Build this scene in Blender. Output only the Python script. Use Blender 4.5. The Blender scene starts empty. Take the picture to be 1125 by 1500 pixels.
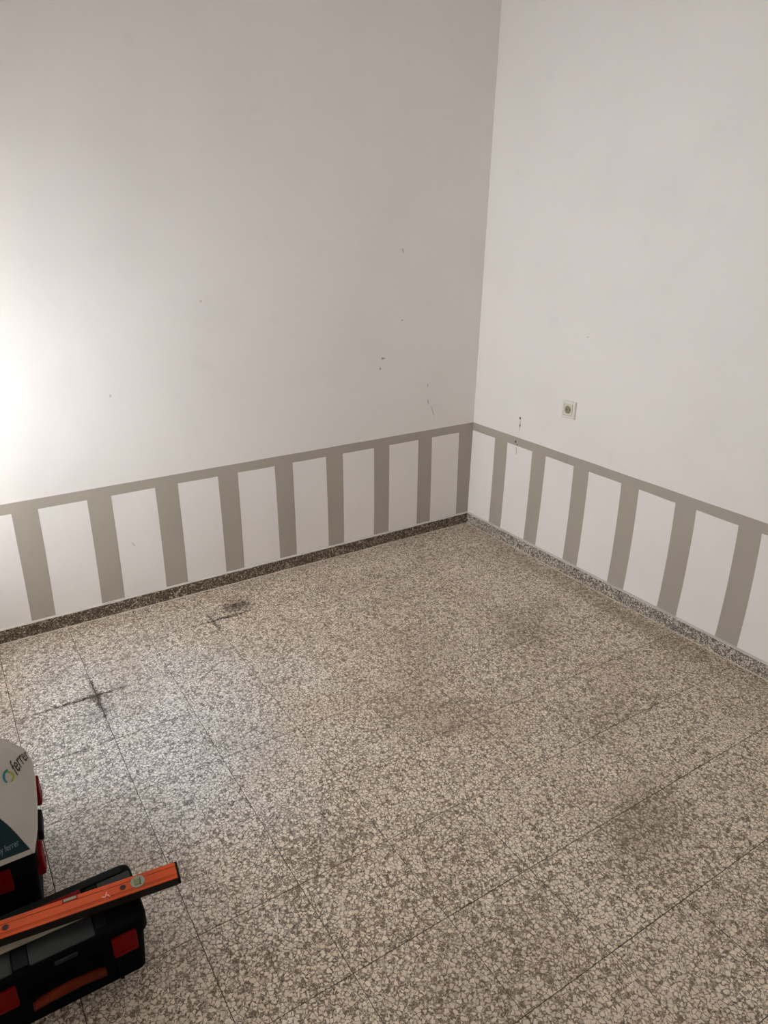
import bpy, bmesh, math, random
from mathutils import Vector, Matrix, noise
random.seed(7)
C = bpy.context.scene.collection
sc = bpy.context.scene

# ------------------------------------------------------------------ camera
cam_d = bpy.data.cameras.new('camera')
cam_d.sensor_fit = 'AUTO'; cam_d.sensor_width = 36.0
cam_d.lens = 1021.88 / 1500 * 36
cam_d.shift_x = 37.74 / 1500; cam_d.shift_y = 16.16 / 1500
cam_d.clip_start = 0.02
cam = bpy.data.objects.new('camera', cam_d); C.objects.link(cam)
yaw, pitch = math.radians(58.7365), math.radians(23.236)
fw = Vector((math.cos(yaw) * math.cos(pitch), math.sin(yaw) * math.cos(pitch), -math.sin(pitch)))
rt = Vector((math.sin(yaw), -math.cos(yaw), 0)); upv = rt.cross(fw)
M = Matrix((rt, upv, -fw)).transposed().to_4x4()
M.translation = (-2.6958, -3.1160, 1.736)
cam.matrix_world = M
sc.camera = cam

# ------------------------------------------------------------------ world, daylight, exposure
# room: x from XW to 0, y from YB to 0; the window is in the wall x = XW
XW, YB, ZC = -3.45, -4.25, 2.85
DY0, DY1, DZ0, DZ1 = -1.12, -0.16, 0.72, 1.64
TX0, TX1, TZ0, TZ1 = -1.85, -1.15, 2.22, 2.50     # unseen transom added above the door to fill light on the left wall
w = bpy.data.worlds.new('world'); sc.world = w; w.use_nodes = True
bg = w.node_tree.nodes['Background']
bg.inputs[0].default_value = (0.96, 0.99, 1.03, 1)
bg.inputs[1].default_value = 27.0
pl = bpy.data.lights.new('window_portal', 'AREA'); pl.shape = 'RECTANGLE'
pl.size = DZ1 - DZ0; pl.size_y = DY1 - DY0; pl.cycles.is_portal = True
po = bpy.data.objects.new('window_portal', pl); C.objects.link(po)
po.location = (XW - 0.16, (DY0 + DY1) / 2, (DZ0 + DZ1) / 2)
po.rotation_euler = (0, -math.pi / 2, 0)          # shines towards +x, into the room
pl2 = bpy.data.lights.new('fill_transom_portal', 'AREA'); pl2.shape = 'RECTANGLE'
pl2.size = TX1 - TX0; pl2.size_y = TZ1 - TZ0; pl2.cycles.is_portal = True
po2 = bpy.data.objects.new('fill_transom_portal', pl2); C.objects.link(po2)
po2.location = ((TX0 + TX1) / 2, YB - 0.16, (TZ0 + TZ1) / 2)
po2.rotation_euler = (math.pi / 2, 0, 0)          # shines towards +y, into the room
vs = sc.view_settings
vs.view_transform = 'Standard'; vs.look = 'None'; vs.gamma = 1.0
vs.use_curve_mapping = False; vs.exposure = 0.0

# ------------------------------------------------------------------ helpers
def mk(name, bm, mat, parent=None, smooth=False):
    me = bpy.data.meshes.new(name)
    bmesh.ops.recalc_face_normals(bm, faces=bm.faces)
    bm.to_mesh(me); bm.free()
    mats = mat if isinstance(mat, (list, tuple)) else [mat]
    for m in mats: me.materials.append(m)
    if smooth:
        for p in me.polygons: p.use_smooth = True
    o = bpy.data.objects.new(name, me); C.objects.link(o)
    if parent: o.parent = parent
    return o
def tag(o, label, cat, group=None, kind=None):
    o['label'] = label; o['category'] = cat
    if group: o['group'] = group
    if kind: o['kind'] = kind
    return o
def thing(name, label, cat, loc=(0, 0, 0), rz=0, group=None):
    o = bpy.data.objects.new(name, None); C.objects.link(o)
    o.location = loc; o.rotation_euler = (0, 0, rz); o.empty_display_size = 0.05
    return tag(o, label, cat, group)
def box(bm, x0, x1, y0, y1, z0, z1, bev=0, seg=2):
    g = bmesh.ops.create_cube(bm, size=1)['verts']
    for v in g:
        v.co = Vector(((x0 + x1) / 2 + v.co.x * (x1 - x0), (y0 + y1) / 2 + v.co.y * (y1 - y0), (z0 + z1) / 2 + v.co.z * (z1 - z0)))
    if bev:
        es = list({e for v in g for e in v.link_edges})
        bmesh.ops.bevel(bm, geom=es, offset=bev, segments=seg, affect='EDGES', profile=0.5)
    return g
def rounded_prism(bm, x0, x1, y0, y1, z0, z1, r, top=0.0, seg=5, taper=0.0):
    """box with rounded vertical edges, optional bevelled top rim and a taper towards the bottom"""
    def ring(inset, z):
        out = []
        a0, a1, b0, b1 = x0 + inset, x1 - inset, y0 + inset, y1 - inset
        rr = max(r - inset * 0.5, 0.001)
        for cx, cy, s in ((a1 - rr, b1 - rr, 0), (a0 + rr, b1 - rr, 1), (a0 + rr, b0 + rr, 2), (a1 - rr, b0 + rr, 3)):
            for k in range(seg + 1):
                a = (s + k / seg) * math.pi / 2
                out.append(bm.verts.new((cx + rr * math.cos(a), cy + rr * math.sin(a), z)))
        return out
    rings = [ring(taper, z0)]
    if top > 0:
        for k in range(4):
            a = k / 3 * math.pi / 2
            rings.append(ring(top * (1 - math.cos(a)), z1 - top + top * math.sin(a)))
    else:
        rings.append(ring(0, z1))
    n = len(rings[0])
    for A, B in zip(rings, rings[1:]):
        for i in range(n): bm.faces.new((A[i], A[(i + 1) % n], B[(i + 1) % n], B[i]))
    bm.faces.new(rings[0][::-1]); bm.faces.new(rings[-1])
def disc(bm, c, r, h, axis='Z', n=24, r2=None):
    mtx = {'Z': Matrix.Identity(4), 'X': Matrix.Rotation(math.pi / 2, 4, 'Y'), 'Y': Matrix.Rotation(math.pi / 2, 4, 'X')}[axis]
    bmesh.ops.create_cone(bm, cap_ends=True, segments=n, radius1=r, radius2=r if r2 is None else r2, depth=h,
                          matrix=Matrix.Translation(c) @ mtx)
def ring_tube(bm, c, r0, r1, h, axis='Z', n=28):
    """flat ring (washer) around axis"""
    vs_ = []
    for rr, zz in ((r0, -h / 2), (r1, -h / 2), (r1, h / 2), (r0, h / 2)):
        row = []
        for k in range(n):
            a = 2 * math.pi * k / n
            p = {'Z': (rr * math.cos(a), rr * math.sin(a), zz), 'X': (zz, rr * math.cos(a), rr * math.sin(a))}[axis]
            row.append(bm.verts.new(Vector(c) + Vector(p)))
        vs_.append(row)
    for j in range(4):
        A, B = vs_[j], vs_[(j + 1) % 4]
        for k in range(n): bm.faces.new((A[k], A[(k + 1) % n], B[(k + 1) % n], B[k]))

# ------------------------------------------------------------------ materials
def new_mat(name):
    m = bpy.data.materials.new(name); m.use_nodes = True
    nt = m.node_tree; b = nt.nodes['Principled BSDF']
    return m, nt, b
def N(nt, t, **kw):
    n = nt.nodes.new(t)
    for k, v in kw.items():
        if hasattr(n, k): setattr(n, k, v)
        else: n.inputs[k].default_value = v
    return n
def L(nt, a, b): nt.links.new(a, b)
def mixc(nt, fac, a, b):
    n = nt.nodes.new('ShaderNodeMix'); n.data_type = 'RGBA'
    for i, s in ((0, fac), (6, a), (7, b)):
        if hasattr(s, 'is_output'): L(nt, s, n.inputs[i])
        elif i == 0: n.inputs[0].default_value = s
        else: n.inputs[i].default_value = (*s, 1) if len(s) == 3 else s
    return n.outputs[2]
def mrange(nt, val, a, b, c=0.0, d=1.0, smooth=True):
    n = nt.nodes.new('ShaderNodeMapRange'); n.clamp = True
    n.interpolation_type = 'SMOOTHSTEP' if smooth else 'LINEAR'
    L(nt, val, n.inputs[0])
    for i, v in zip((1, 2, 3, 4), (a, b, c, d)): n.inputs[i].default_value = v
    return n.outputs[0]
def math_(nt, op, a, b):
    n = nt.nodes.new('ShaderNodeMath'); n.operation = op
    for i, s in enumerate((a, b)):
        if hasattr(s, 'is_output'): L(nt, s, n.inputs[i])
        else: n.inputs[i].default_value = s
    return n.outputs[0]
def plain(name, col, rough=0.5, spec=0.5, metallic=0.0, bump=0.0, bscale=300, vary=0.0):
    m, nt, b = new_mat(name)
    b.inputs['Base Color'].default_value = (*col, 1)
    b.inputs['Roughness'].default_value = rough
    b.inputs['Specular IOR Level'].default_value = spec
    b.inputs['Metallic'].default_value = metallic
    g = N(nt, 'ShaderNodeTexCoord')
    nz = N(nt, 'ShaderNodeTexNoise', Scale=bscale, Detail=4.0); L(nt, g.outputs['Object'], nz.inputs['Vector'])
    if vary:
        nz2 = N(nt, 'ShaderNodeTexNoise', Scale=9.0, Detail=5.0); L(nt, g.outputs['Object'], nz2.inputs['Vector'])
        f = mrange(nt, nz2.outputs['Fac'], 0.35, 0.7)
        L(nt, mixc(nt, f, col, tuple(c * (1 - vary) for c in col)), b.inputs['Base Color'])
    if bump:
        bp = N(nt, 'ShaderNodeBump', Strength=bump, Distance=0.001); L(nt, nz.outputs['Fac'], bp.inputs['Height'])
        L(nt, bp.outputs[0], b.inputs['Normal'])
    return m
def wall_paint(name, col, col2, rough=0.55):
    m, nt, b = new_mat(name)
    g = N(nt, 'ShaderNodeNewGeometry')
    n1 = N(nt, 'ShaderNodeTexNoise', Scale=2.3, Detail=6.0, Roughness=0.6); L(nt, g.outputs['Position'], n1.inputs['Vector'])
    n2 = N(nt, 'ShaderNodeTexNoise', Scale=38.0, Detail=3.0); L(nt, g.outputs['Position'], n2.inputs['Vector'])
    n3 = N(nt, 'ShaderNodeTexNoise', Scale=6.5, Detail=2.0); L(nt, g.outputs['Position'], n3.inputs['Vector'])
    c = mixc(nt, mrange(nt, n1.outputs['Fac'], 0.4, 0.72), col, col2)
    c = mixc(nt, mrange(nt, n3.outputs['Fac'], 0.66, 0.78, 0, 0.35), c, tuple(x * 0.94 for x in col2))
    L(nt, c, b.inputs['Base Color'])
    b.inputs['Roughness'].default_value = rough; b.inputs['Specular IOR Level'].default_value = 0.3
    bp = N(nt, 'ShaderNodeBump', Strength=0.25, Distance=0.0015); L(nt, n2.outputs['Fac'], bp.inputs['Height'])
    bp2 = N(nt, 'ShaderNodeBump', Strength=0.35, Distance=0.006); L(nt, n3.outputs['Fac'], bp2.inputs['Height']); L(nt, bp.outputs[0], bp2.inputs['Normal'])
    L(nt, bp2.outputs[0], b.inputs['Normal'])
    return m
def terrazzo(name, scale, chip_a, chip_b, matrix, stains=(), dirt=0.5, edge=(0.03, 0.13), tan=0.2, rough=0.34, small=2.1, window_sheen=False, spec=0.45):
    m, nt, b = new_mat(name)
    g = N(nt, 'ShaderNodeNewGeometry'); oi = N(nt, 'ShaderNodeObjectInfo')
    sh = N(nt, 'ShaderNodeVectorMath', operation='SCALE'); sh.inputs[0].default_value = (31.7, 17.3, 11.9)
    L(nt, oi.outputs['Random'], sh.inputs['Scale'])
    ad = N(nt, 'ShaderNodeVectorMath', operation='ADD'); L(nt, g.outputs['Position'], ad.inputs[0]); L(nt, sh.outputs[0], ad.inputs[1])
    wn = N(nt, 'ShaderNodeTexNoise', Scale=scale * 1.3, Detail=3.0); L(nt, ad.outputs[0], wn.inputs['Vector'])
    ws = N(nt, 'ShaderNodeVectorMath', operation='SCALE'); L(nt, wn.outputs['Color'], ws.inputs[0]); ws.inputs['Scale'].default_value = 1.15 / scale
    ad2 = N(nt, 'ShaderNodeVectorMath', operation='ADD'); L(nt, ad.outputs[0], ad2.inputs[0]); L(nt, ws.outputs[0], ad2.inputs[1])
    P = ad2.outputs[0]
    def vor(s):
        e = N(nt, 'ShaderNodeTexVoronoi', feature='DISTANCE_TO_EDGE', Scale=s); L(nt, P, e.inputs['Vector'])
        f = N(nt, 'ShaderNodeTexVoronoi', feature='F1', Scale=s); L(nt, P, f.inputs['Vector'])
        return e.outputs['Distance'], f.outputs['Color']
    d1, c1 = vor(scale); d2, c2 = vor(scale * small)
    s1 = N(nt, 'ShaderNodeSeparateColor'); L(nt, c1, s1.inputs[0])
    s2 = N(nt, 'ShaderNodeSeparateColor'); L(nt, c2, s2.inputs[0])
    # chips of unequal size: every cell has its own rim width, some cells hold only small chips
    rim = math_(nt, 'SUBTRACT', d1, math_(nt, 'MULTIPLY', s1.outputs[0], edge[1] * 1.4))
    big = math_(nt, 'MULTIPLY', mrange(nt, rim, edge[0] - .06, edge[0] + .07), mrange(nt, s1.outputs[2], 0.12, 0.16))
    rim2 = math_(nt, 'SUBTRACT', d2, math_(nt, 'MULTIPLY', s2.outputs[0], edge[1] * 1.6))
    sml = math_(nt, 'MULTIPLY', mrange(nt, rim2, edge[0] - .05, edge[0] + .09), mrange(nt, s2.outputs[2], 0.22, 0.28))
    chips1 = mixc(nt, s1.outputs[1], chip_a, chip_b)
    chips1 = mixc(nt, mrange(nt, s2.outputs[1], 0.90, 0.93, 0, tan * 2), chips1, (0.36, 0.27, 0.18))
    chips2 = mixc(nt, s2.outputs[1], tuple(x * 0.92 for x in chip_a), tuple(x * 0.72 for x in chip_b))
    fine = N(nt, 'ShaderNodeTexNoise', Scale=scale * 3.2, Detail=3.0); L(nt, P, fine.inputs['Vector'])
    mat_c = mixc(nt, mrange(nt, fine.outputs['Fac'], 0.35, 0.65), tuple(x * 0.35 for x in matrix), tuple(min(1, x * 1.6) for x in matrix))
    col = mixc(nt, math_(nt, 'MULTIPLY', sml, 0.8), mat_c, chips2)
    col = mixc(nt, math_(nt, 'MULTIPLY', big, 0.95), col, chips1)
    if window_sheen:
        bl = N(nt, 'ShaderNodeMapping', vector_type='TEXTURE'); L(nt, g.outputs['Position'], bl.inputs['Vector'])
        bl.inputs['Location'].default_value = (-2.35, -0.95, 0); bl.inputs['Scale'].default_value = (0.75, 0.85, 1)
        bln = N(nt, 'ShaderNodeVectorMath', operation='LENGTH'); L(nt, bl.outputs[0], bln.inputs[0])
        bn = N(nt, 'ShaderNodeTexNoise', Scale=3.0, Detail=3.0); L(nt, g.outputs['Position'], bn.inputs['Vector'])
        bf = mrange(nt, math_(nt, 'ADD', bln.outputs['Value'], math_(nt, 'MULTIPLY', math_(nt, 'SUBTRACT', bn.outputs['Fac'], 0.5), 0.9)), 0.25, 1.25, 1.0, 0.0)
        # cool window light and sheen painted in: floor colour greyer near the window
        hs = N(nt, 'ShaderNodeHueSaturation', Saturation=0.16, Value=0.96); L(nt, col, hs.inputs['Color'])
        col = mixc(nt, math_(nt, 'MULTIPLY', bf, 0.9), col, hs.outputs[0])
    # worn-in dirt: broad brown patches with shapes of their own
    dn = N(nt, 'ShaderNodeTexNoise', Scale=2.1, Detail=5.0, Roughness=0.62); L(nt, g.outputs['Position'], dn.inputs['Vector'])
    col = mixc(nt, mrange(nt, dn.outputs['Fac'], 0.45, 0.75, 0, dirt), col, tuple(x * y for x, y in zip(matrix, (1.35, 1.15, 0.95))))
    # single stains in the floor: (x, y, half length, half width, turn, strength, colour)
    for (sx, sy, rx, ry, rot, st, sc_) in stains:
        mp = N(nt, 'ShaderNodeMapping', vector_type='TEXTURE'); L(nt, g.outputs['Position'], mp.inputs['Vector'])
        mp.inputs['Location'].default_value = (sx, sy, 0); mp.inputs['Rotation'].default_value = (0, 0, rot); mp.inputs['Scale'].default_value = (rx, ry, 1)
        ln = N(nt, 'ShaderNodeVectorMath', operation='LENGTH'); L(nt, mp.outputs[0], ln.inputs[0])
        sn = N(nt, 'ShaderNodeTexNoise', Scale=48.0, Detail=4.0); L(nt, g.outputs['Position'], sn.inputs['Vector'])
        rag = math_(nt, 'ADD', ln.outputs['Value'], math_(nt, 'MULTIPLY', math_(nt, 'SUBTRACT', sn.outputs['Fac'], 0.5), 2.0))
        f = mrange(nt, rag, 0.25, 1.05, st, 0.0)
        f = math_(nt, 'MULTIPLY', f, mrange(nt, big, 0.0, 1.0, 1.0, 0.62))
        col = mixc(nt, f, col, sc_)
    L(nt, col, b.inputs['Base Color'])
    L(nt, mrange(nt, dn.outputs['Fac'], 0.3, 0.75, rough - 0.06, rough + 0.16), b.inputs['Roughness'])
    b.inputs['Specular IOR Level'].default_value = spec
    bp = N(nt, 'ShaderNodeBump', Strength=0.12, Distance=0.0006); L(nt, big, bp.inputs['Height'])
    L(nt, bp.outputs[0], b.inputs['Normal'])
    return m

BR = (0.15, 0.095, 0.052); DK = (0.038, 0.024, 0.014)
STAINS = [
    (-2.401, -0.62, 0.016, 0.24, 0.0, 1.0, DK), (-2.46, -0.611, 0.22, 0.015, 0.0, 1.0, DK), (-2.404, -0.62, 0.045, 0.06, 0.0, 0.8, DK),
    (-2.42, -0.72, 0.09, 0.10, 0.2, 0.38, (0.10, 0.09, 0.09)), (-2.50, -0.40, 0.10, 0.07, 0.3, 0.25, (0.12, 0.1, 0.09)),
    (-1.645, -0.235, 0.11, 0.065, 0.1, 0.95, DK), (-1.72, -0.311, 0.19, 0.015, 0.0, 1.0, DK), (-1.80, -0.31, 0.015, 0.12, 0.0, 0.9, DK),
    (-0.58, -1.12, 0.24, 0.20, 0.5, 0.5, BR), (-0.36, -1.02, 0.14, 0.10, 0.0, 0.35, BR), (-1.35, -1.40, 0.28, 0.16, -0.3, 0.28, BR),
    (-1.08, -2.18, 0.30, 0.15, 0.3, 0.55, BR), (-0.80, -1.75, 0.25, 0.2, 0.0, 0.28, BR), (-1.05, -1.05, 0.25, 0.22, 0.4, 0.3, BR),
    (-1.95, -1.75, 0.15, 0.1, 0.4, 0.2, BR), (-0.10, -1.30, 0.07, 0.55, 0.0, 0.45, (0.16, 0.12, 0.085)), (-0.10, -0.6, 0.06, 0.4, 0.0, 0.35, (0.16, 0.12, 0.085)),
    (-1.85, -2.35, 0.35, 0.25, 0.3, 0.3, BR),
]
M_wall = wall_paint('white_wall_paint', (0.85, 0.805, 0.765), (0.82, 0.775, 0.735))
M_taupe = wall_paint('taupe_wall_paint', (0.42, 0.375, 0.315), (0.40, 0.355, 0.30), 0.5)
M_ceil = plain('ceiling_paint', (0.82, 0.80, 0.78), 0.8, 0.2)
M_floor = terrazzo('floor_terrazzo', 82, (1.0, 0.865, 0.71), (0.80, 0.675, 0.535), (0.21, 0.148, 0.092), STAINS, dirt=0.30, edge=(0.045, 0.10), window_sheen=True, spec=0.6)
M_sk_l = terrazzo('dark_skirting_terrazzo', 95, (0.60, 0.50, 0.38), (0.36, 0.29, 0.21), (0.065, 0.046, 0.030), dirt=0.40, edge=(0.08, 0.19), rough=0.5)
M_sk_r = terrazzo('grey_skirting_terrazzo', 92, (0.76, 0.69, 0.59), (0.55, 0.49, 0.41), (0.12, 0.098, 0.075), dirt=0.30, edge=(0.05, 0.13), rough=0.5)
M_grout = plain('dark_grout', (0.075, 0.058, 0.044), 0.9, 0.2)
M_smear = plain('white_paint_smear', (0.68, 0.635, 0.575), 0.7, 0.2, bump=0.4, bscale=120, vary=0.15)
M_scuff = plain('grey_scuff', (0.42, 0.39, 0.35), 0.8, 0.1)
M_scuff_l = plain('faint_scuff', (0.60, 0.57, 0.53), 0.8, 0.1)
M_hole = plain('dark_hole', (0.05, 0.042, 0.038), 0.9, 0.1)
M_sock = plain('ivory_plastic', (0.78, 0.75, 0.67), 0.35, 0.5)
M_sock2 = plain('cream_plastic', (0.70, 0.66, 0.54), 0.35, 0.5)
M_well = plain('shadow_plastic', (0.27, 0.245, 0.18), 0.5, 0.3)
M_metal = plain('steel', (0.6, 0.58, 0.55), 0.35, 0.5, 1.0)
M_black = plain('black_plastic', (0.0022, 0.0022, 0.0021), 0.55, 0.05, bump=0.25, bscale=500)
M_char = plain('charcoal_plastic', (0.006, 0.006, 0.006), 0.5, 0.08, bump=0.25, bscale=500)
M_greyp = plain('grey_lid_panel', (0.024, 0.027, 0.027), 0.32, 0.22, vary=0.4)
M_red = plain('red_plastic', (0.17, 0.004, 0.003), 0.45, 0.06)
M_handle = plain('orange_brown_handle', (0.17, 0.024, 0.007), 0.5, 0.08, vary=0.5)
M_orange = plain('orange_lacquer', (0.62, 0.078, 0.010), 0.38, 0.3, vary=0.25)
M_groove = plain('dark_orange_groove', (0.25, 0.03, 0.01), 0.5, 0.3)
M_leveldge = plain('dark_level_edge', (0.02, 0.016, 0.012), 0.45, 0.15)
M_vial = plain('green_vial', (0.17, 0.19, 0.07), 0.2, 0.5)
M_vialc = plain('clear_grey_vial', (0.26, 0.27, 0.21), 0.15, 0.5)
M_slat = plain('pale_wood', (0.36, 0.31, 0.215), 0.6, 0.3, vary=0.3)
M_bag = plain('off_white_bag', (0.46, 0.425, 0.365), 0.55, 0.3, bump=0.15, bscale=60)
M_teal = plain('dark_teal_print', (0.002, 0.024, 0.026), 0.45, 0.2)
M_tealp = plain('teal_logo_print', (0.012, 0.17, 0.20), 0.5, 0.3)
M_green = plain('olive_green_logo_print', (0.28, 0.33, 0.03), 0.5, 0.3)
M_ink = plain('black_ink', (0.03, 0.028, 0.022), 0.5, 0.3)
M_pale = plain('pale_print', (0.16, 0.22, 0.22), 0.5, 0.3)
M_cement = plain('pale_cement', (0.66, 0.58, 0.46), 0.8, 0.2, vary=0.25)
M_frame = plain('white_window_frame', (0.78, 0.77, 0.74), 0.4, 0.4)
M_conc = plain('concrete', (0.40, 0.38, 0.36), 0.85, 0.2)

def glass_mat():
    m, nt, b = new_mat('clear_window_glass')
    t = N(nt, 'ShaderNodeBsdfTransparent'); g = N(nt, 'ShaderNodeBsdfGlossy', Roughness=0.02)
    mx = nt.nodes.new('ShaderNodeMixShader'); mx.inputs[0].default_value = 0.06
    L(nt, t.outputs[0], mx.inputs[1]); L(nt, g.outputs[0], mx.inputs[2])
    L(nt, mx.outputs[0], nt.nodes['Material Output'].inputs[0])
    return m
M_glass = glass_mat()

# ------------------------------------------------------------------ room shell
def slab(name, b, mat, label, cat):
    bm = bmesh.new(); box(bm, *b)
    return tag(mk(name, bm, mat), label, cat, kind='structure')
T = 0.15
wall_left = slab('wall_left', (XW - T, T, 0.0, T, -0.05, ZC), M_wall, 'off-white plaster wall with taupe painted stripes and no socket, brightly lit at one end', 'wall')
wall_right = slab('wall_right', (0.0, T, YB - T, -0.0005, -0.05, ZC), M_wall, 'off-white plaster wall with a power socket above its taupe stripes', 'wall')
bm = bmesh.new()
for b in ((XW - T, TX0, YB - T, YB, -0.05, ZC), (TX1, -0.0005, YB - T, YB, -0.05, ZC), (TX0, TX1, YB - T, YB, TZ1, ZC), (TX0, TX1, YB - T, YB, -0.05, TZ0)):
    box(bm, *b)
wall_back = tag(mk('wall_back', bm, M_wall), 'off-white wall with the added double door and transom, opposite the striped walls', 'wall', kind='structure')
tr = thing('fill_transom', 'added narrow transom, unseen, giving fill light above the white double door', 'window', ((TX0 + TX1) / 2, YB - .08, TZ0)); tr['kind'] = 'structure'
tw, th_ = (TX1 - TX0) / 2, TZ1 - TZ0
bm = bmesh.new()
for b in ((-tw + .001, -tw + .02, -.02, .02, .001, th_ - .001), (tw - .02, tw - .001, -.02, .02, .001, th_ - .001), (-tw + .02, tw - .02, -.02, .02, .001, .02), (-tw + .02, tw - .02, -.02, .02, th_ - .02, th_ - .001)):
    box(bm, *b)
mk('window_frame', bm, M_frame, tr)
bm = bmesh.new(); box(bm, -tw + .02, tw - .02, -.003, .003, .02, th_ - .02); mk('pane', bm, M_glass, tr)
ceiling = slab('ceiling', (XW - T, T, YB - T, T, ZC + 0.0005, ZC + 0.15), M_ceil, 'flat white ceiling over the whole room', 'ceiling')
bm = bmesh.new()
for b in ((XW - T, XW, YB + 0.0005, DY0, -0.05, ZC), (XW - T, XW, DY1, -0.0005, -0.05, ZC), (XW - T, XW, DY0, DY1, DZ1, ZC), (XW - T, XW, DY0, DY1, -0.05, DZ0)):
    box(bm, *b)
wall_window = tag(mk('wall_window', bm, M_wall), 'off-white wall with the window opening beside the tool boxes', 'wall', kind='structure')

door = thing('window_1', 'white framed two-pane window letting daylight in', 'window', (XW - 0.09, (DY0 + DY1) / 2, DZ0)); door['kind'] = 'structure'
hw, hh = (DY1 - DY0) / 2, DZ1 - DZ0
bm = bmesh.new()
for b in ((-.03, .03, -hw + .002, -hw + .05, .002, hh - .002), (-.03, .03, hw - .05, hw - .002, .002, hh - .002), (-.03, .03, -hw + .05, hw - .05, .002, .06), (-.03, .03, -hw + .05, hw - .05, hh - .05, hh - .002), (-.02, .02, -.025, .025, .06, hh - .05)):
    box(bm, *b)
mk('window_frame', bm, M_frame, door)
for s in (-1, 1):
    bm = bmesh.new(); a, b_ = sorted((s * .025, s * (hw - .05))); box(bm, -.003, .003, a, b_, .06, hh - .05); mk('pane', bm, M_glass, door)
bm = bmesh.new(); box(bm, .03, .055, .0, .015, .45, .56, .004); mk('window_handle', bm, M_metal, door)
wd = thing('added_door', 'added white double door, unseen, below the fill transom', 'door', (-1.50, YB + .0005, 0.001)); wd['kind'] = 'structure'  # unseen door added to tune the light bounced off the back wall
M_wood = plain('white_door_lacquer', (0.80, 0.77, 0.72), 0.4, 0.3)
bm = bmesh.new(); box(bm, -.62, .62, 0, .03, 0, 2.08, .002, 1); mk('door_leaf', bm, M_wood, wd)
for sx in (-1, 1):
    bm = bmesh.new(); a, b_ = sorted((sx * .622, sx * .70)); box(bm, a, b_, 0, .035, 0, 2.16, .003, 1); mk('door_jamb', bm, M_wood, wd)
    for z0, z1 in ((.12, .85), (1.0, 1.95)):
        bm = bmesh.new(); a, b_ = sorted((sx * .08, sx * .54)); box(bm, a, b_, .029, .038, z0, z1, .004, 1); mk('door_panel', bm, M_wood, wd)
bm = bmesh.new(); box(bm, -.62, .62, 0, .035, 2.082, 2.16, .003, 1); mk('door_head', bm, M_wood, wd)
bm = bmesh.new(); box(bm, .03, .05, .03, .075, 1.0, 1.02, .003, 1); box(bm, .03, .14, .065, .078, 1.0, 1.02, .003, 1); mk('door_handle', bm, M_metal, wd)
slab('floor_light_block', (XW - T - 1.6, XW - T - .001, -2.6, 1.0, -0.12, 0.0), M_conc, 'added grey concrete slab outside the window, unseen, cutting light from below', 'light blocker')  # unseen slab added outside to cut light coming up from below

slab('wall_light_block', (XW - T - 1.6, XW - T - 1.48, -2.6, 1.0, 0.0005, 0.20), M_conc, 'added low concrete wall outside the window, unseen, cutting upward light', 'parapet')  # unseen low wall added to limit upward light through the window
slab('ceiling_light_block', (XW - T - 1.3, XW - T - .001, -2.6, 1.0, 2.20, 2.36), M_conc, 'added concrete overhang outside the window, unseen, blocking steep sky light', 'light blocker')  # unseen overhang added to keep steep sky light off the floor

# floor: grout bed with single terrazzo tiles
floor = slab('floor', (XW - T, T, YB - T, T, -0.10, -0.0015), M_grout, 'brown and cream terrazzo tile floor, stained and worn', 'floor')
PITCH, X0, Y0, G = 0.3001, -0.0, -0.011, 0.0020
def tile_mesh(lx, ly):
    bm = bmesh.new(); c = 0.0014
    lo = [bm.verts.new(v) for v in ((0, 0, -.0014), (-lx, 0, -.0014), (-lx, -ly, -.0014), (0, -ly, -.0014))]
    mi = [bm.verts.new((v.co.x, v.co.y, -.0006)) for v in lo]
    tp = [bm.verts.new(v) for v in ((-c, -c, 0), (-lx + c, -c, 0), (-lx + c, -ly + c, 0), (-c, -ly + c, 0))]
    for A, B in ((lo, mi), (mi, tp)):
        for i in range(4): bm.faces.new((A[i], A[(i + 1) % 4], B[(i + 1) % 4], B[i]))
    bm.faces.new(tp)
    bmesh.ops.recalc_face_normals(bm, faces=bm.faces)
    if tp[0].link_faces[-1].normal.z < 0: bmesh.ops.reverse_faces(bm, faces=bm.faces)
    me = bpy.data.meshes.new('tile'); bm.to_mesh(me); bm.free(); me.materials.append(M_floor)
    return me
cache = {}
nx, ny = math.ceil(-XW / PITCH), math.ceil(-YB / PITCH)
rnd = random.Random(3)
for i in range(nx):
    for j in range(ny):
        lx = min(PITCH, -XW + X0 - i * PITCH) - G; ly = min(PITCH, -YB + Y0 - j * PITCH) - G
        if lx < .01 or ly < .01: continue
        k = (round(lx, 4), round(ly, 4))
        if k not in cache: cache[k] = tile_mesh(lx, ly)
        o = bpy.data.objects.new('tile', cache[k]); C.objects.link(o); o.parent = floor
        o.location = (X0 - i * PITCH - G / 2, Y0 - j * PITCH - G / 2, rnd.uniform(-.0003, .0004))

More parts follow.
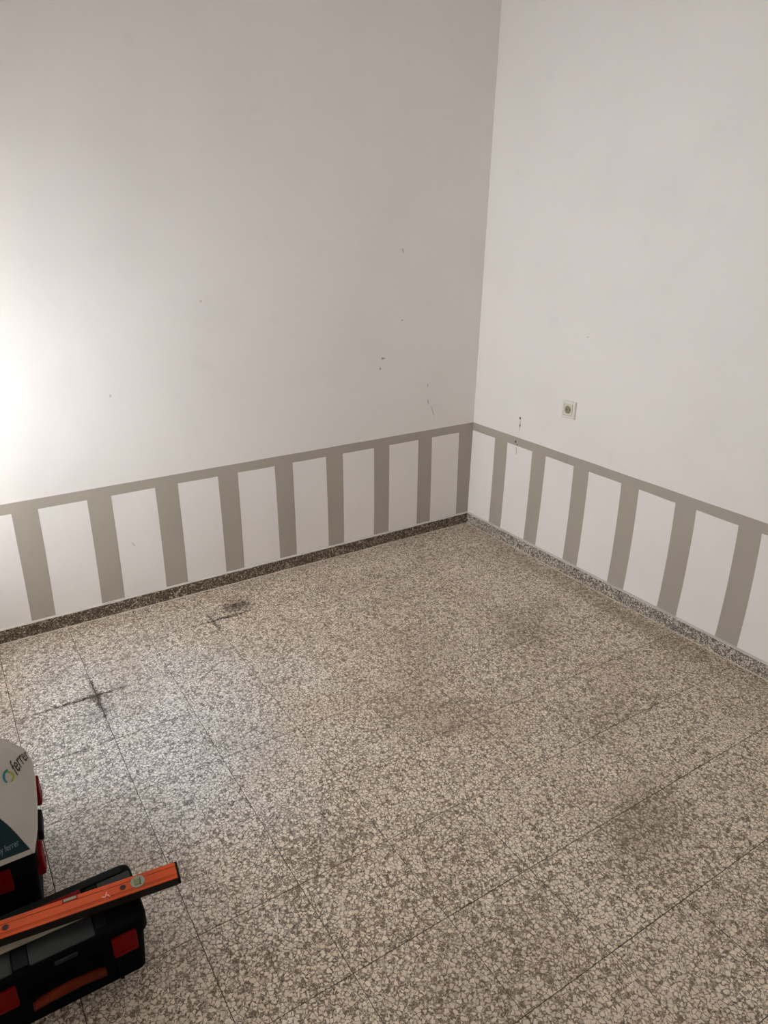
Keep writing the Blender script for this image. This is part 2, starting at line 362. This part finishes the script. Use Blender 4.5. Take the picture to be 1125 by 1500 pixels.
# skirting of terrazzo pieces
SH, ST = 0.070, 0.011
def piece_mesh(l, mat):
    bm = bmesh.new(); box(bm, 0.0006, l - 0.0006, -ST, 0, 0, SH, 0.0012, 1)
    me = bpy.data.meshes.new('skirting_tile'); bmesh.ops.recalc_face_normals(bm, faces=bm.faces); bm.to_mesh(me); bm.free(); me.materials.append(mat)
    return me
def skirting(name, mat, loc, rz, length, label, first=0.3):
    bm = bmesh.new(); box(bm, 0, length, -ST * .55, -0.0004, 0.0006, SH - .003)
    b = tag(mk(name, bm, M_grout), label, 'skirting', kind='structure')
    b.location = loc; b.rotation_euler = (0, 0, rz)
    x = 0; ms = {}; l = first
    while x < length - .005:
        l = min(l, length - x)
        k = round(l, 3)
        if k not in ms: ms[k] = piece_mesh(l, mat)
        o = bpy.data.objects.new('skirting_tile', ms[k]); C.objects.link(o); o.parent = b
        o.location = (x, -.0003 + rnd.uniform(-.0006, 0), 0.0008); x += l; l = 0.3
    # ragged white paint on the upper edge
    bm = bmesh.new(); n = int(length / .008); prev = None
    for i in range(n + 1):
        xx = length * i / n
        d = 0.0022 + 0.004 * max(0, noise.noise((xx * 9, loc[0] * 3 + 1, 0))) + 0.0022 * max(0, noise.noise((xx * 60, 4, 0)))
        row = [bm.verts.new(p) for p in ((xx, -.0003, SH + .0026), (xx, -ST * .5, SH + .0021), (xx, -ST - .0004, SH + .0014), (xx, -ST - .0016, SH - .0012), (xx, -ST - .0014, SH - d))]
        if prev:
            for a in range(4): bm.faces.new((prev[a], row[a], row[a + 1], prev[a + 1]))
        prev = row
    mk('paint_edge', bm, M_smear, b)
    # pale cement line where the skirting meets the floor tiles
    bm = bmesh.new(); prev = None
    for i in range(n + 1):
        xx = length * i / n; wd = .0045 + .002 * noise.noise((xx * 14, 8, loc[1]))
        row = [bm.verts.new(p) for p in ((xx, -ST - .0002, .0045), (xx, -ST - wd * .6, .003), (xx, -ST - wd, .0009))]
        if prev:
            for a in range(2): bm.faces.new((prev[a], row[a], row[a + 1], prev[a + 1]))
        prev = row
    mk('cement_line', bm, M_cement, b)
    return b
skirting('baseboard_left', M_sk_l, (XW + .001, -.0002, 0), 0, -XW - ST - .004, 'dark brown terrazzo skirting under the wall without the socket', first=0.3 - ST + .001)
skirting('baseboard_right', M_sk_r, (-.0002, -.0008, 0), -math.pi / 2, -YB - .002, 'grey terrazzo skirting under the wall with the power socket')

# ------------------------------------------------------------------ painted dado
S = 1.085
BT, BB = 0.6465, 0.5990
left_top = [.0967, .2813, .3703, .5547, .6479, .8315, .9265, 1.1083, 1.2021, 1.3871, 1.4825, 1.6679, 1.7673, 1.9537, 2.0497, 2.2386, 2.336]
left_bot = [.0853, .273, .3634, .5494, .6428, .8276, .919, 1.1036, 1.1954, 1.3869, 1.4788, 1.668, 1.7693, 1.9579, 2.0562, 2.2492, 2.3436]
right_top = [.1828, .2783, .4589, .5521, .7313, .8226, 1.0064, 1.0978, 1.2776, 1.3721, 1.5502, 1.6398]
right_bot = [.1847, .2786, .4589, .546, .7352, .8253, 1.0118, 1.1036, 1.2844, 1.3774, 1.5584, 1.6521]
for a, b_ in ((left_top, left_bot), (right_top, right_bot)):
    while a[-1] < 3.0: a += [a[-1] + .184, a[-1] + .277]; b_ += [b_[-1] + .185, b_[-1] + .278]
PT = 0.0006
def stripe(parent, side, t0, t1, b0, b1, bow, zt, zb):
    """a painted stripe; edges follow the hand-painted, slightly bowed lines"""
    bm = bmesh.new(); n = 14; rows = []
    for i in range(n + 1):
        f = i / n; z = zt + (zb - zt) * f; bo = bow * 4 * f * (1 - f)
        def e(t, b_, s): return S * (t + (b_ - t) * f) + bo + .0009 * noise.noise((z * 22, s * 7.3 + t * 5, 1))
        rows.append((e(t0, b0, 1), e(t1, b1, 2), z))
    vs_ = []
    for a, c, z in rows:
        if side == 'L': vs_.append([bm.verts.new(p) for p in ((-a, -PT * .8, z), (-c, -PT * .8, z), (-a, 0.0, z), (-c, 0.0, z))])
        else: vs_.append([bm.verts.new(p) for p in ((-PT * .8, -a, z), (-PT * .8, -c, z), (0.0, -a, z), (0.0, -c, z))])
    for A, B in zip(vs_, vs_[1:]):
        bm.faces.new((A[0], A[1], B[1], B[0])); bm.faces.new((A[0], B[0], B[2], A[2])); bm.faces.new((A[1], A[3], B[3], B[1]))
    return mk('paint_stripe', bm, M_taupe, parent)
def band(parent, side, length):
    bm = bmesh.new(); n = 160; prev = None
    for i in range(n + 1):
        u = PT + (length - PT) * i / n
        zt = BT + .0008 * noise.noise((u * 5, 1, 2)); zb = BB + .0016 * noise.noise((u * 7, 5, 2))
        z3 = ((zt, 0.0), (zt, -PT), (zb, -PT), (zb, 0.0))
        row = [bm.verts.new((-u, q, z) if side == 'L' else (q, -u, z)) for z, q in z3]
        if prev:
            for a in range(3): bm.faces.new((prev[a], row[a], row[a + 1], prev[a + 1]))
        prev = row
    return mk('paint_band', bm, M_taupe, parent)
band(wall_left, 'L', -XW - .002); band(wall_right, 'R', -YB - .002)
stripe(wall_left, 'L', .001, left_top[0], .001, left_bot[0], 0, BB + .008, SH + .0035)
for k in range(1, len(left_top) - 1, 2):
    stripe(wall_left, 'L', left_top[k], left_top[k + 1], left_bot[k], left_bot[k + 1], -.0015, BB + .008, SH + .0035)
for k in range(0, len(right_top) - 1, 2):
    stripe(wall_right, 'R', right_top[k], right_top[k + 1], right_bot[k], right_bot[k + 1], .002 + .004 * min(1, right_top[k]), BB + .008, SH + .0035)

# small chips and scuffs on the plaster
def scuff(parent, side, u, z, lu, lz, mat, seed, name='scuff_mark', lean=0.0):
    bm = bmesh.new(); n = 14; r = random.Random(seed); a_, b_ = [], []
    for i in range(n):
        t = 2 * math.pi * i / n; q = r.uniform(.6, 1.1)
        du, dz = lu * q * math.cos(t), lz * q * math.sin(t); du += lean * dz
        for lst, d in ((a_, -.0011), (b_, 0.0)):
            lst.append(bm.verts.new((-u + du, d, z + dz) if side == 'L' else (d, -u + du, z + dz)))
    bm.faces.new(a_)
    for i in range(n): bm.faces.new((a_[i], a_[(i + 1) % n], b_[(i + 1) % n], b_[i]))
    return mk(name, bm, mat, parent)
for i, (u, z, lu, lz, m, le) in enumerate([(.541, 1.611, .006, .014, M_scuff_l, -.3), (.535, 1.270, .005, .004, M_scuff, 0), (.651, 1.082, .013, .007, M_scuff, 0), (.668, 1.030, .006, .008, M_scuff, 0),
        (.350, .905, .004, .016, M_scuff_l, .1), (.344, .812, .003, .016, M_scuff, -.3), (.310, .757, .0035, .036, M_scuff_l, -.45), (2.050, .338, .004, .016, M_scuff_l, -.5), (1.62, 1.42, .006, .006, M_scuff_l, 0), (2.06, 1.05, .005, .008, M_scuff_l, 0)]):
    scuff(wall_left, 'L', u, z, lu, lz, m, i, lean=le)
for i, (u, z, lu, lz, m, le) in enumerate([(.384, .757, .006, .008, M_hole, 0), (.387, .719, .005, .008, M_hole, 0), (.386, .715, .004, .040, M_scuff_l, .0), (.366, .619, .008, .006, M_hole, 0), (.381, .606, .004, .004, M_hole, 0), (.378, .572, .005, .026, M_scuff_l, .2), (.78, 1.24, .005, .004, M_scuff_l, 0)]):
    scuff(wall_right, 'R', u, z, lu, lz, m, 40 + i, lean=le)

# ------------------------------------------------------------------ power socket on the right wall
so = thing('wall_socket', 'square ivory power socket mounted above the taupe stripes', 'socket', (-.0003, -.722, .878))
bm = bmesh.new()
bb = .0435
ro = [(bb, 0.0), (bb, -.006), (bb - .004, -.0115), (.0305, -.0125), (.0295, -.009)]
rings = []
for h, d in ro: rings.append([bm.verts.new((d, y, z)) for y, z in ((-h, -h), (h, -h), (h, h), (-h, h))])
for A, B in zip(rings, rings[1:]):
    for i in range(4): bm.faces.new((A[i], A[(i + 1) % 4], B[(i + 1) % 4], B[i]))
bm.faces.new(rings[0]); bm.faces.new(rings[-1])
mk('frame', bm, M_sock, so)
bm = bmesh.new(); n = 32; sq = []; ci = []; cb = []
for k in range(n):
    a = 2 * math.pi * (k + .5) / n; c, s = math.cos(a), math.sin(a); q = .028 / max(abs(c), abs(s))
    sq.append(bm.verts.new((-.0132, q * c, q * s))); ci.append(bm.verts.new((-.0132, .0205 * c, .0205 * s))); cb.append(bm.verts.new((-.0095, .0195 * c, .0195 * s)))
sb = [bm.verts.new((-.009, v.co.y, v.co.z)) for v in sq]
for k in range(n):
    j = (k + 1) % n
    bm.faces.new((sq[k], sq[j], ci[j], ci[k])); bm.faces.new((ci[k], ci[j], cb[j], cb[k])); bm.faces.new((sb[k], sb[j], sq[j], sq[k]))
cov = mk('cover', bm, M_sock2, so)
bm = bmesh.new(); disc(bm, (-.0088, 0, 0), .0200, .001, 'X', 32); mk('well', bm, M_well, cov)
for s in (-1, 1):
    bm = bmesh.new(); disc(bm, (-.0094, s * .0095, 0), .0032, .0006, 'X', 14); mk('pin_hole', bm, M_hole, cov)
    bm = bmesh.new(); box(bm, -.0128, -.0094, -.003, .003, s * .0185 - .0012, s * .0185 + .0012); mk('earth_clip', bm, M_metal, cov)
bm = bmesh.new(); disc(bm, (-.0094, 0, 0), .0022, .0008, 'X', 12); mk('screw', bm, M_metal, cov)

# ------------------------------------------------------------------ small tool box in front (axis along x)
tb = thing('tool_box', 'small black tool box with the orange spirit level on its lid', 'tool box', (-2.715, -1.745, 0.0006))
HX, FY, BY, TH = .195, -.091, .095, .190
bm = bmesh.new(); rounded_prism(bm, -HX + .008, HX - .008, FY + .006, BY - .006, 0, .142, .022, taper=.010)
for sx in (-1, 1): box(bm, sx * .115 - .004, sx * .115 + .004, FY + .002, FY + .012, .012, .10)
mk('body', bm, M_black, tb, False)
bm = bmesh.new(); rounded_prism(bm, -HX, HX, FY, BY, .1425, TH, .024, top=.012)
lid = mk('lid', bm, M_black, tb)
bm = bmesh.new(); box(bm, -HX + .02, HX - .02, BY - .034, BY - .012, TH - .002, TH + .004, .002); mk('hinge_ridge', bm, M_char, lid)
for (x0, x1, y0, y1) in ((-.068, .075, FY + .008, -.012), (-.185, -.105, FY + .008, -.012), (.108, .188, .015, BY - .036), (-.185, -.105, .0, BY - .036)):
    bm = bmesh.new(); rounded_prism(bm, x0, x1, y0, y1, TH - .004, TH + .0022, .004, top=.0012, seg=3); mk('lid_panel', bm, M_greyp, lid)
for (x0, x1, y0, y1) in ((-.101, -.072, FY + .012, BY - .038), (.079, .104, FY + .02, BY - .038)):
    bm = bmesh.new(); box(bm, x0, x1, y0, y1, TH - .003, TH + .003, .0015); mk('lid_rib', bm, M_char, lid)
bm = bmesh.new(); box(bm, -.06, .068, .026, .060, TH - .002, TH + .0085, .0025); mk('lid_latch', bm, M_red, lid)['label'] = 'red latch bar on the lid'
bm = bmesh.new(); box(bm, -.020, .030, FY - .004, FY + .010, .168, .178, .002); mk('lip_tab', bm, M_greyp, lid)
for cx in (-.134, .134):
    bm = bmesh.new(); box(bm, cx - .029, cx + .029, FY - .009, FY + .006, .104, .164, .003)
    lt = mk('latch', bm, M_red, tb); lt['label'] = 'red clip latch'
    bm = bmesh.new(); box(bm, cx - .022, cx + .022, FY - .0105, FY - .008, .108, .116, .0008); mk('grip_edge', bm, M_red, lt)
bm = bmesh.new()
prof = []
for i in range(25):
    f = i / 24; x = -.081 + .162 * f
    dz = .006 * math.sin(math.pi * f)
    th = .010 + (.003 if .28 < f < .62 else 0)
    prof.append((x, 0.092 + dz * 1.2, th))
rows = []
for x, z, th in prof:
    rows.append([bm.verts.new((x, FY - .004 - .012 + .012 * math.cos(a), z + th * math.sin(a))) for a in [k * math.pi / 5 for k in range(10)]])
for A, B in zip(rows, rows[1:]):
    for k in range(10): bm.faces.new((A[k], A[(k + 1) % 10], B[(k + 1) % 10], B[k]))
bm.faces.new(rows[0]); bm.faces.new(rows[-1])
hd = mk('carry_handle', bm, M_handle, tb, True); hd['label'] = 'orange-brown carry handle folded down on the front'
for sx in (-1, 1):
    bm = bmesh.new(); box(bm, sx * .078 - .006, sx * .078 + .006, FY - .014, FY + .008, .076, .108, .003); mk('handle_pivot', bm, M_black, hd)

# pale slat and spirit level lying on the lid
bm = bmesh.new(); box(bm, -.155, .15, -.0125, .0125, 0, .005, .0008, 1)
sl = tag(mk('wooden_slat', bm, M_slat), 'thin pale wooden slat lying under the orange spirit level', 'slat')
sl.location = (-2.80, -1.7565, .1948); sl.rotation_euler = (0, 0, math.radians(-.8))

LZ = .2002
lv = thing('spirit_level', 'orange aluminium spirit level lying across the small tool box lid', 'spirit level', (-2.676, -1.745, LZ), math.radians(-7.3))
LW, LT, LL = .0252, .0235, .2525
# cross-section in (y, z): broad orange face up, with three fine grooves
gr = [(.0125, .0009), (-.012, .0009), (-.0165, .0007)]
top_p = [(LW, LT)]
for yy, gw in gr: top_p += [(yy + gw, LT), (yy + gw, LT - .0012), (yy - gw, LT - .0012), (yy - gw, LT)]
top_p += [(-LW, LT)]
sec = top_p + [(-LW, LT - .0015), (-LW, 0), (LW, 0)]
bm = bmesh.new(); A = [bm.verts.new((-LL, y, z)) for y, z in sec]; B = [bm.verts.new((LL, y, z)) for y, z in sec]
n = len(sec)
for i in range(n):
    f = bm.faces.new((A[i], A[(i + 1) % n], B[(i + 1) % n], B[i]))
    z0, z1 = sec[i][1], sec[(i + 1) % n][1]
    if z0 < LT - .0001 and z1 < LT - .0001 and i < len(top_p): f.material_index = 1
bm.faces.new(A[::-1]); bm.faces.new(B)
mk('rail', bm, [M_orange, M_groove], lv)
bm = bmesh.new(); box(bm, -LL + .001, LL - .001, -LW - .0012, -LW + .0002, .0002, LT - .0016); mk('measuring_edge', bm, M_leveldge, lv)['label'] = 'dark measuring edge'
bm = bmesh.new(); box(bm, -LL + .001, LL - .001, LW - .0002, LW + .0012, .0002, LT - .0016); mk('measuring_edge', bm, M_leveldge, lv)
for s in (-1, 1):
    bm = bmesh.new(); x0, x1 = sorted((s * (LL - .001), s * (LL + .006))); box(bm, x0, x1, -LW - .001, LW + .001, .0001, LT + .0006, .0012, 1); mk('end_cap', bm, M_char, lv)
def vial(x, y, r, bubble):
    bm = bmesh.new(); ring_tube(bm, (x, y, LT + .0002), r * .86, r, .0022); v = mk('vial', bm, M_vialc, lv)
    bm = bmesh.new(); disc(bm, (x, y, LT + .0004), r * .87, .0012); mk('vial_window', bm, M_vialc, v)
    bm = bmesh.new(); box(bm, x - r * .5, x + r * .28, y - r * .55, y + r * .5, LT + .0008, LT + .0022, .0006, 1); mk('vial_liquid', bm, M_vial, v)
    bm = bmesh.new(); box(bm, x + r * .3, x + r * .36, y - r * .6, y + r * .6, LT + .0008, LT + .0024); mk('vial_line', bm, M_ink, v)
vial(.158, .003, .0175, 0); vial(-.205, .003, .0175, 0)
bm = bmesh.new(); box(bm, -.018, .018, .0135, LW + .0005, LT - .0008, LT + .0008, .0006, 1); cv = mk('vial', bm, M_groove, lv)
bm = bmesh.new(); box(bm, -.014, .014, .0155, .023, LT + .0006, LT + .002, .0006, 1); mk('vial_liquid', bm, M_slat, cv)
for x in (.122, -.142):
    bm = bmesh.new(); disc(bm, (x, .001, LT + .0002), .0068, .0012); h = mk('hang_hole', bm, M_hole, lv)
    bm = bmesh.new(); ring_tube(bm, (x, .001, LT + .0003), .0066, .0078, .0016); mk('rim', bm, M_groove, h)
bm = bmesh.new()
for (a, b_, c, d) in ((.072, -.006, .079, -.011), (.079, -.011, .084, .004), (.084, -.004, .090, -.012)):
    dx, dy = c - a, d - b_; l = math.hypot(dx, dy); px, py = -dy / l * .0013, dx / l * .0013
    q = [(a + px, b_ + py), (c + px, d + py), (c - px, d - py), (a - px, b_ - py)]
    lo = [bm.verts.new((x, y, LT)) for x, y in q]; hi = [bm.verts.new((x, y, LT + .0005)) for x, y in q]
    bm.faces.new(hi)
    for i in range(4): bm.faces.new((lo[i], lo[(i + 1) % 4], hi[(i + 1) % 4], hi[i]))
mk('scratch', bm, plain('pale_scratch', (.80, .36, .24), .5), lv)

# ------------------------------------------------------------------ larger tool box under the bag
B2 = thing('tool_box', 'large black tool box with the white bag lying on top', 'tool box', (-2.951, -1.368, 0.0006), math.radians(-6.5))
X2, Y2F, Y2B, H2 = .250, -.175, .190, .262
bm = bmesh.new(); rounded_prism(bm, -X2 + .007, X2 - .007, Y2F + .006, Y2B - .006, 0, .195, .022, taper=.012); mk('body', bm, M_black, B2)
bm = bmesh.new(); rounded_prism(bm, -X2, X2, Y2F, Y2B, .196, H2, .022, top=.012); lid2 = mk('lid', bm, M_char, B2)
bm = bmesh.new(); rounded_prism(bm, -X2 + .05, X2 - .05, Y2F + .04, Y2B - .04, H2 - .002, H2 + .0016, .01, top=.0008); mk('lid_panel', bm, M_greyp, lid2)
for cx in (-.155, .155):
    bm = bmesh.new(); box(bm, cx - .034, cx + .030, Y2F - .010, Y2F + .006, .165, .232, .003); lt = mk('latch', bm, M_red, B2); lt['label'] = 'red clip latch'
    bm = bmesh.new(); box(bm, cx - .026, cx + .022, Y2F - .0115, Y2F - .009, .170, .178, .0008); mk('grip_edge', bm, M_red, lt)
for cy in (-.130, .130):
    bm = bmesh.new(); box(bm, X2 - .008, X2 + .011, cy - .030, cy + .030, .160, .225, .004); lt = mk('side_latch', bm, M_red, B2); lt['label'] = 'red clip latch on the short side'
    bm = bmesh.new(); box(bm, X2 + .0105, X2 + .0125, cy - .022, cy + .022, .165, .173, .0008); mk('grip_edge', bm, M_red, lt)
bm = bmesh.new(); box(bm, X2 - .01, X2 + .012, -.045, .045, .165, .200, .006); mk('side_grip', bm, M_char, B2)
bm = bmesh.new(); box(bm, -.09, .09, Y2F - .014, Y2F + .004, .09, .12, .006); mk('carry_handle', bm, M_handle, B2)

# ------------------------------------------------------------------ carrier bag on the large box
BZ = .2655
def xr(y):          # right-hand outline of the bag
    pts = [(-1.578, -2.724), (-1.50, -2.706), (-1.40, -2.692), (-1.30, -2.682), (-1.21, -2.680), (-1.15, -2.692), (-1.115, -2.715), (-1.095, -2.750)]
    if y <= pts[0][0]: return pts[0][1]
    for (a, b_), (c, d) in zip(pts, pts[1:]):
        if y <= c:
            t = (y - a) / (c - a); return b_ + (d - b_) * t
    return pts[-1][1]
def zside(s): s = max(0, min(1, s / .17)); return .125 * (1 - (1 - s) ** 2.2) ** 1.2
def bag_h(x, y):
    s = xr(y) - x; t = y + 1.578; u = -1.095 - y; v = x + 3.16
    a = zside(s); b_ = t * 1.2; c = .13 * (max(0, min(1, u / .07))) ** .5; d = zside(v)
    wr = .0075 * noise.noise((x * 14, y * 10, 2.0)) + .0018 * noise.noise((x * 32 + y * 20, y * 12, 5.0))
    h = min(a, b_, c, d)
    k = max(0, min(1, (s - .11) / .12)) * max(0, min(1, v / .12)) * max(0, min(1, (t - .12) / .10)) * max(0, min(1, u / .10))
    h += .11 * k * k * (3 - 2 * k)  # bag built taller out of view to deepen its shadow on the floor
    return BZ + max(.001, h + wr * min(1, max(0, h) / .03)), (b_ < min(a, c, d))
bmw = bmesh.new(); bmt = bmesh.new(); NU, NV = 420, 300
def bag_pt(i, j):
    fy = j / NV; y = -1.578 + .483 * fy
    x_r = xr(y); fx = i / NU; x = x_r + (-3.16 - x_r) * (fx ** 1.6)
    h, teal = bag_h(x, y); return Vector((x, y, h)), teal
grid = [[bag_pt(i, j) for j in range(NV + 1)] for i in range(NU + 1)]
vw, vt = {}, {}
def gv(bm, dct, i, j, dz=0):
    if (i, j) not in dct: dct[(i, j)] = bm.verts.new(grid[i][j][0])
    return dct[(i, j)]
for i in range(NU):
    for j in range(NV):
        q = [(i, j), (i + 1, j), (i + 1, j + 1), (i, j + 1)]
        teal = sum(grid[a][b_][1] for a, b_ in q) >= 3 and j >= 5
        bm_, d_ = (bmt, vt) if teal else (bmw, vw)
        bm_.faces.new([gv(bm_, d_, a, b_) for a, b_ in q])
# flat underside closes the bag
for j in range(NV):
    for (i0) in (0,):
        a, b_, c, d = grid[0][j][0], grid[NU][j][0], grid[NU][j + 1][0], grid[0][j + 1][0]
        bmw.faces.new([bmw.verts.new((p.x, p.y, BZ)) for p in (a, b_, c, d)])
bag = thing('carrier_bag', 'off-white carrier bag with a dark teal end lying on the large tool box', 'bag', (0, 0, 0))
bag.location = (-2.93, -1.36, BZ)
inv = Matrix.Translation(-Vector(bag.location))
def mkb(name, bm, mat, smooth=True, parent=None):
    for v in bm.verts: v.co = v.co - Vector(bag.location)
    return mk(name, bm, mat, parent or bag, smooth)
bag_main = mkb('bag_body', bmw, M_bag)
bag_teal = mkb('bag_bottom', bmt, M_teal); bag_teal['label'] = 'dark teal printed bottom panel'

def drape(bm, origin, e1, e2, lift=.0012):
    """lay flat print (u, v) onto the bag's surface"""
    for v in bm.verts:
        x = origin[0] + e1[0] * v.co.x + e2[0] * v.co.y; y = origin[1] + e1[1] * v.co.x + e2[1] * v.co.y
        v.co = Vector((x, y, bag_h(x, y)[0] + lift))
def text_bm(body, size, shear=0.0, extra=0.0):
    cu = bpy.data.curves.new('print', 'FONT'); cu.body = body; cu.size = size; cu.resolution_u = 3; cu.offset = extra; cu.shear = shear
    ob = bpy.data.objects.new('print', cu)
    me = bpy.data.meshes.new_from_object(ob)
    bm = bmesh.new(); bm.from_mesh(me)
    bpy.data.objects.remove(ob); bpy.data.curves.remove(cu); bpy.data.meshes.remove(me)
    bmesh.ops.triangulate(bm, faces=bm.faces)
    return bm
def arc_bm(cx, cy, r0, r1, a0, a1, n=14):
    bm = bmesh.new(); prev = None
    for k in range(n + 1):
        a = math.radians(a0 + (a1 - a0) * k / n); f = k / n; w_ = 1 - .35 * abs(2 * f - 1)
        rm, hw_ = (r0 + r1) / 2, (r1 - r0) / 2 * w_
        row = [bm.verts.new((cx + rr * math.cos(a), cy + rr * math.sin(a), 0)) for rr in (rm - hw_, rm + hw_)]
        if prev: bm.faces.new((prev[0], row[0], row[1], prev[1]))
        prev = row
    return bm
def fit(bm):
    """scale print to unit width and unit letter height"""
    xs = [v.co.x for v in bm.verts]; ys = [v.co.y for v in bm.verts]
    for v in bm.verts: v.co = Vector(((v.co.x - min(xs)) / (max(xs) - min(xs)), v.co.y / max(ys), 0))
    return bm
b_ = fit(text_bm('ferrer', .036, extra=.0005)); drape(b_, (-2.726, -1.324), (.043, .126), (-.013, .042)); mkb('printed_name', b_, M_ink, False)
b_ = arc_bm(4, 0, 8, 12, 115, 240); drape(b_, (-2.747, -1.338), (.0016, .0010), (.00035, .0029)); mkb('printed_logo', b_, M_tealp, False)
b_ = arc_bm(1, -1, 5.4, 9, 115, -60); drape(b_, (-2.747, -1.338), (.0016, .0010), (.00035, .0029)); mkb('printed_logo', b_, M_green, False)
b_ = fit(text_bm('by ferrer', .020)); drape(b_, (-2.803, -1.562), (.050, .004), (-.001, .010)); mkb('printed_line', b_, M_pale, False)
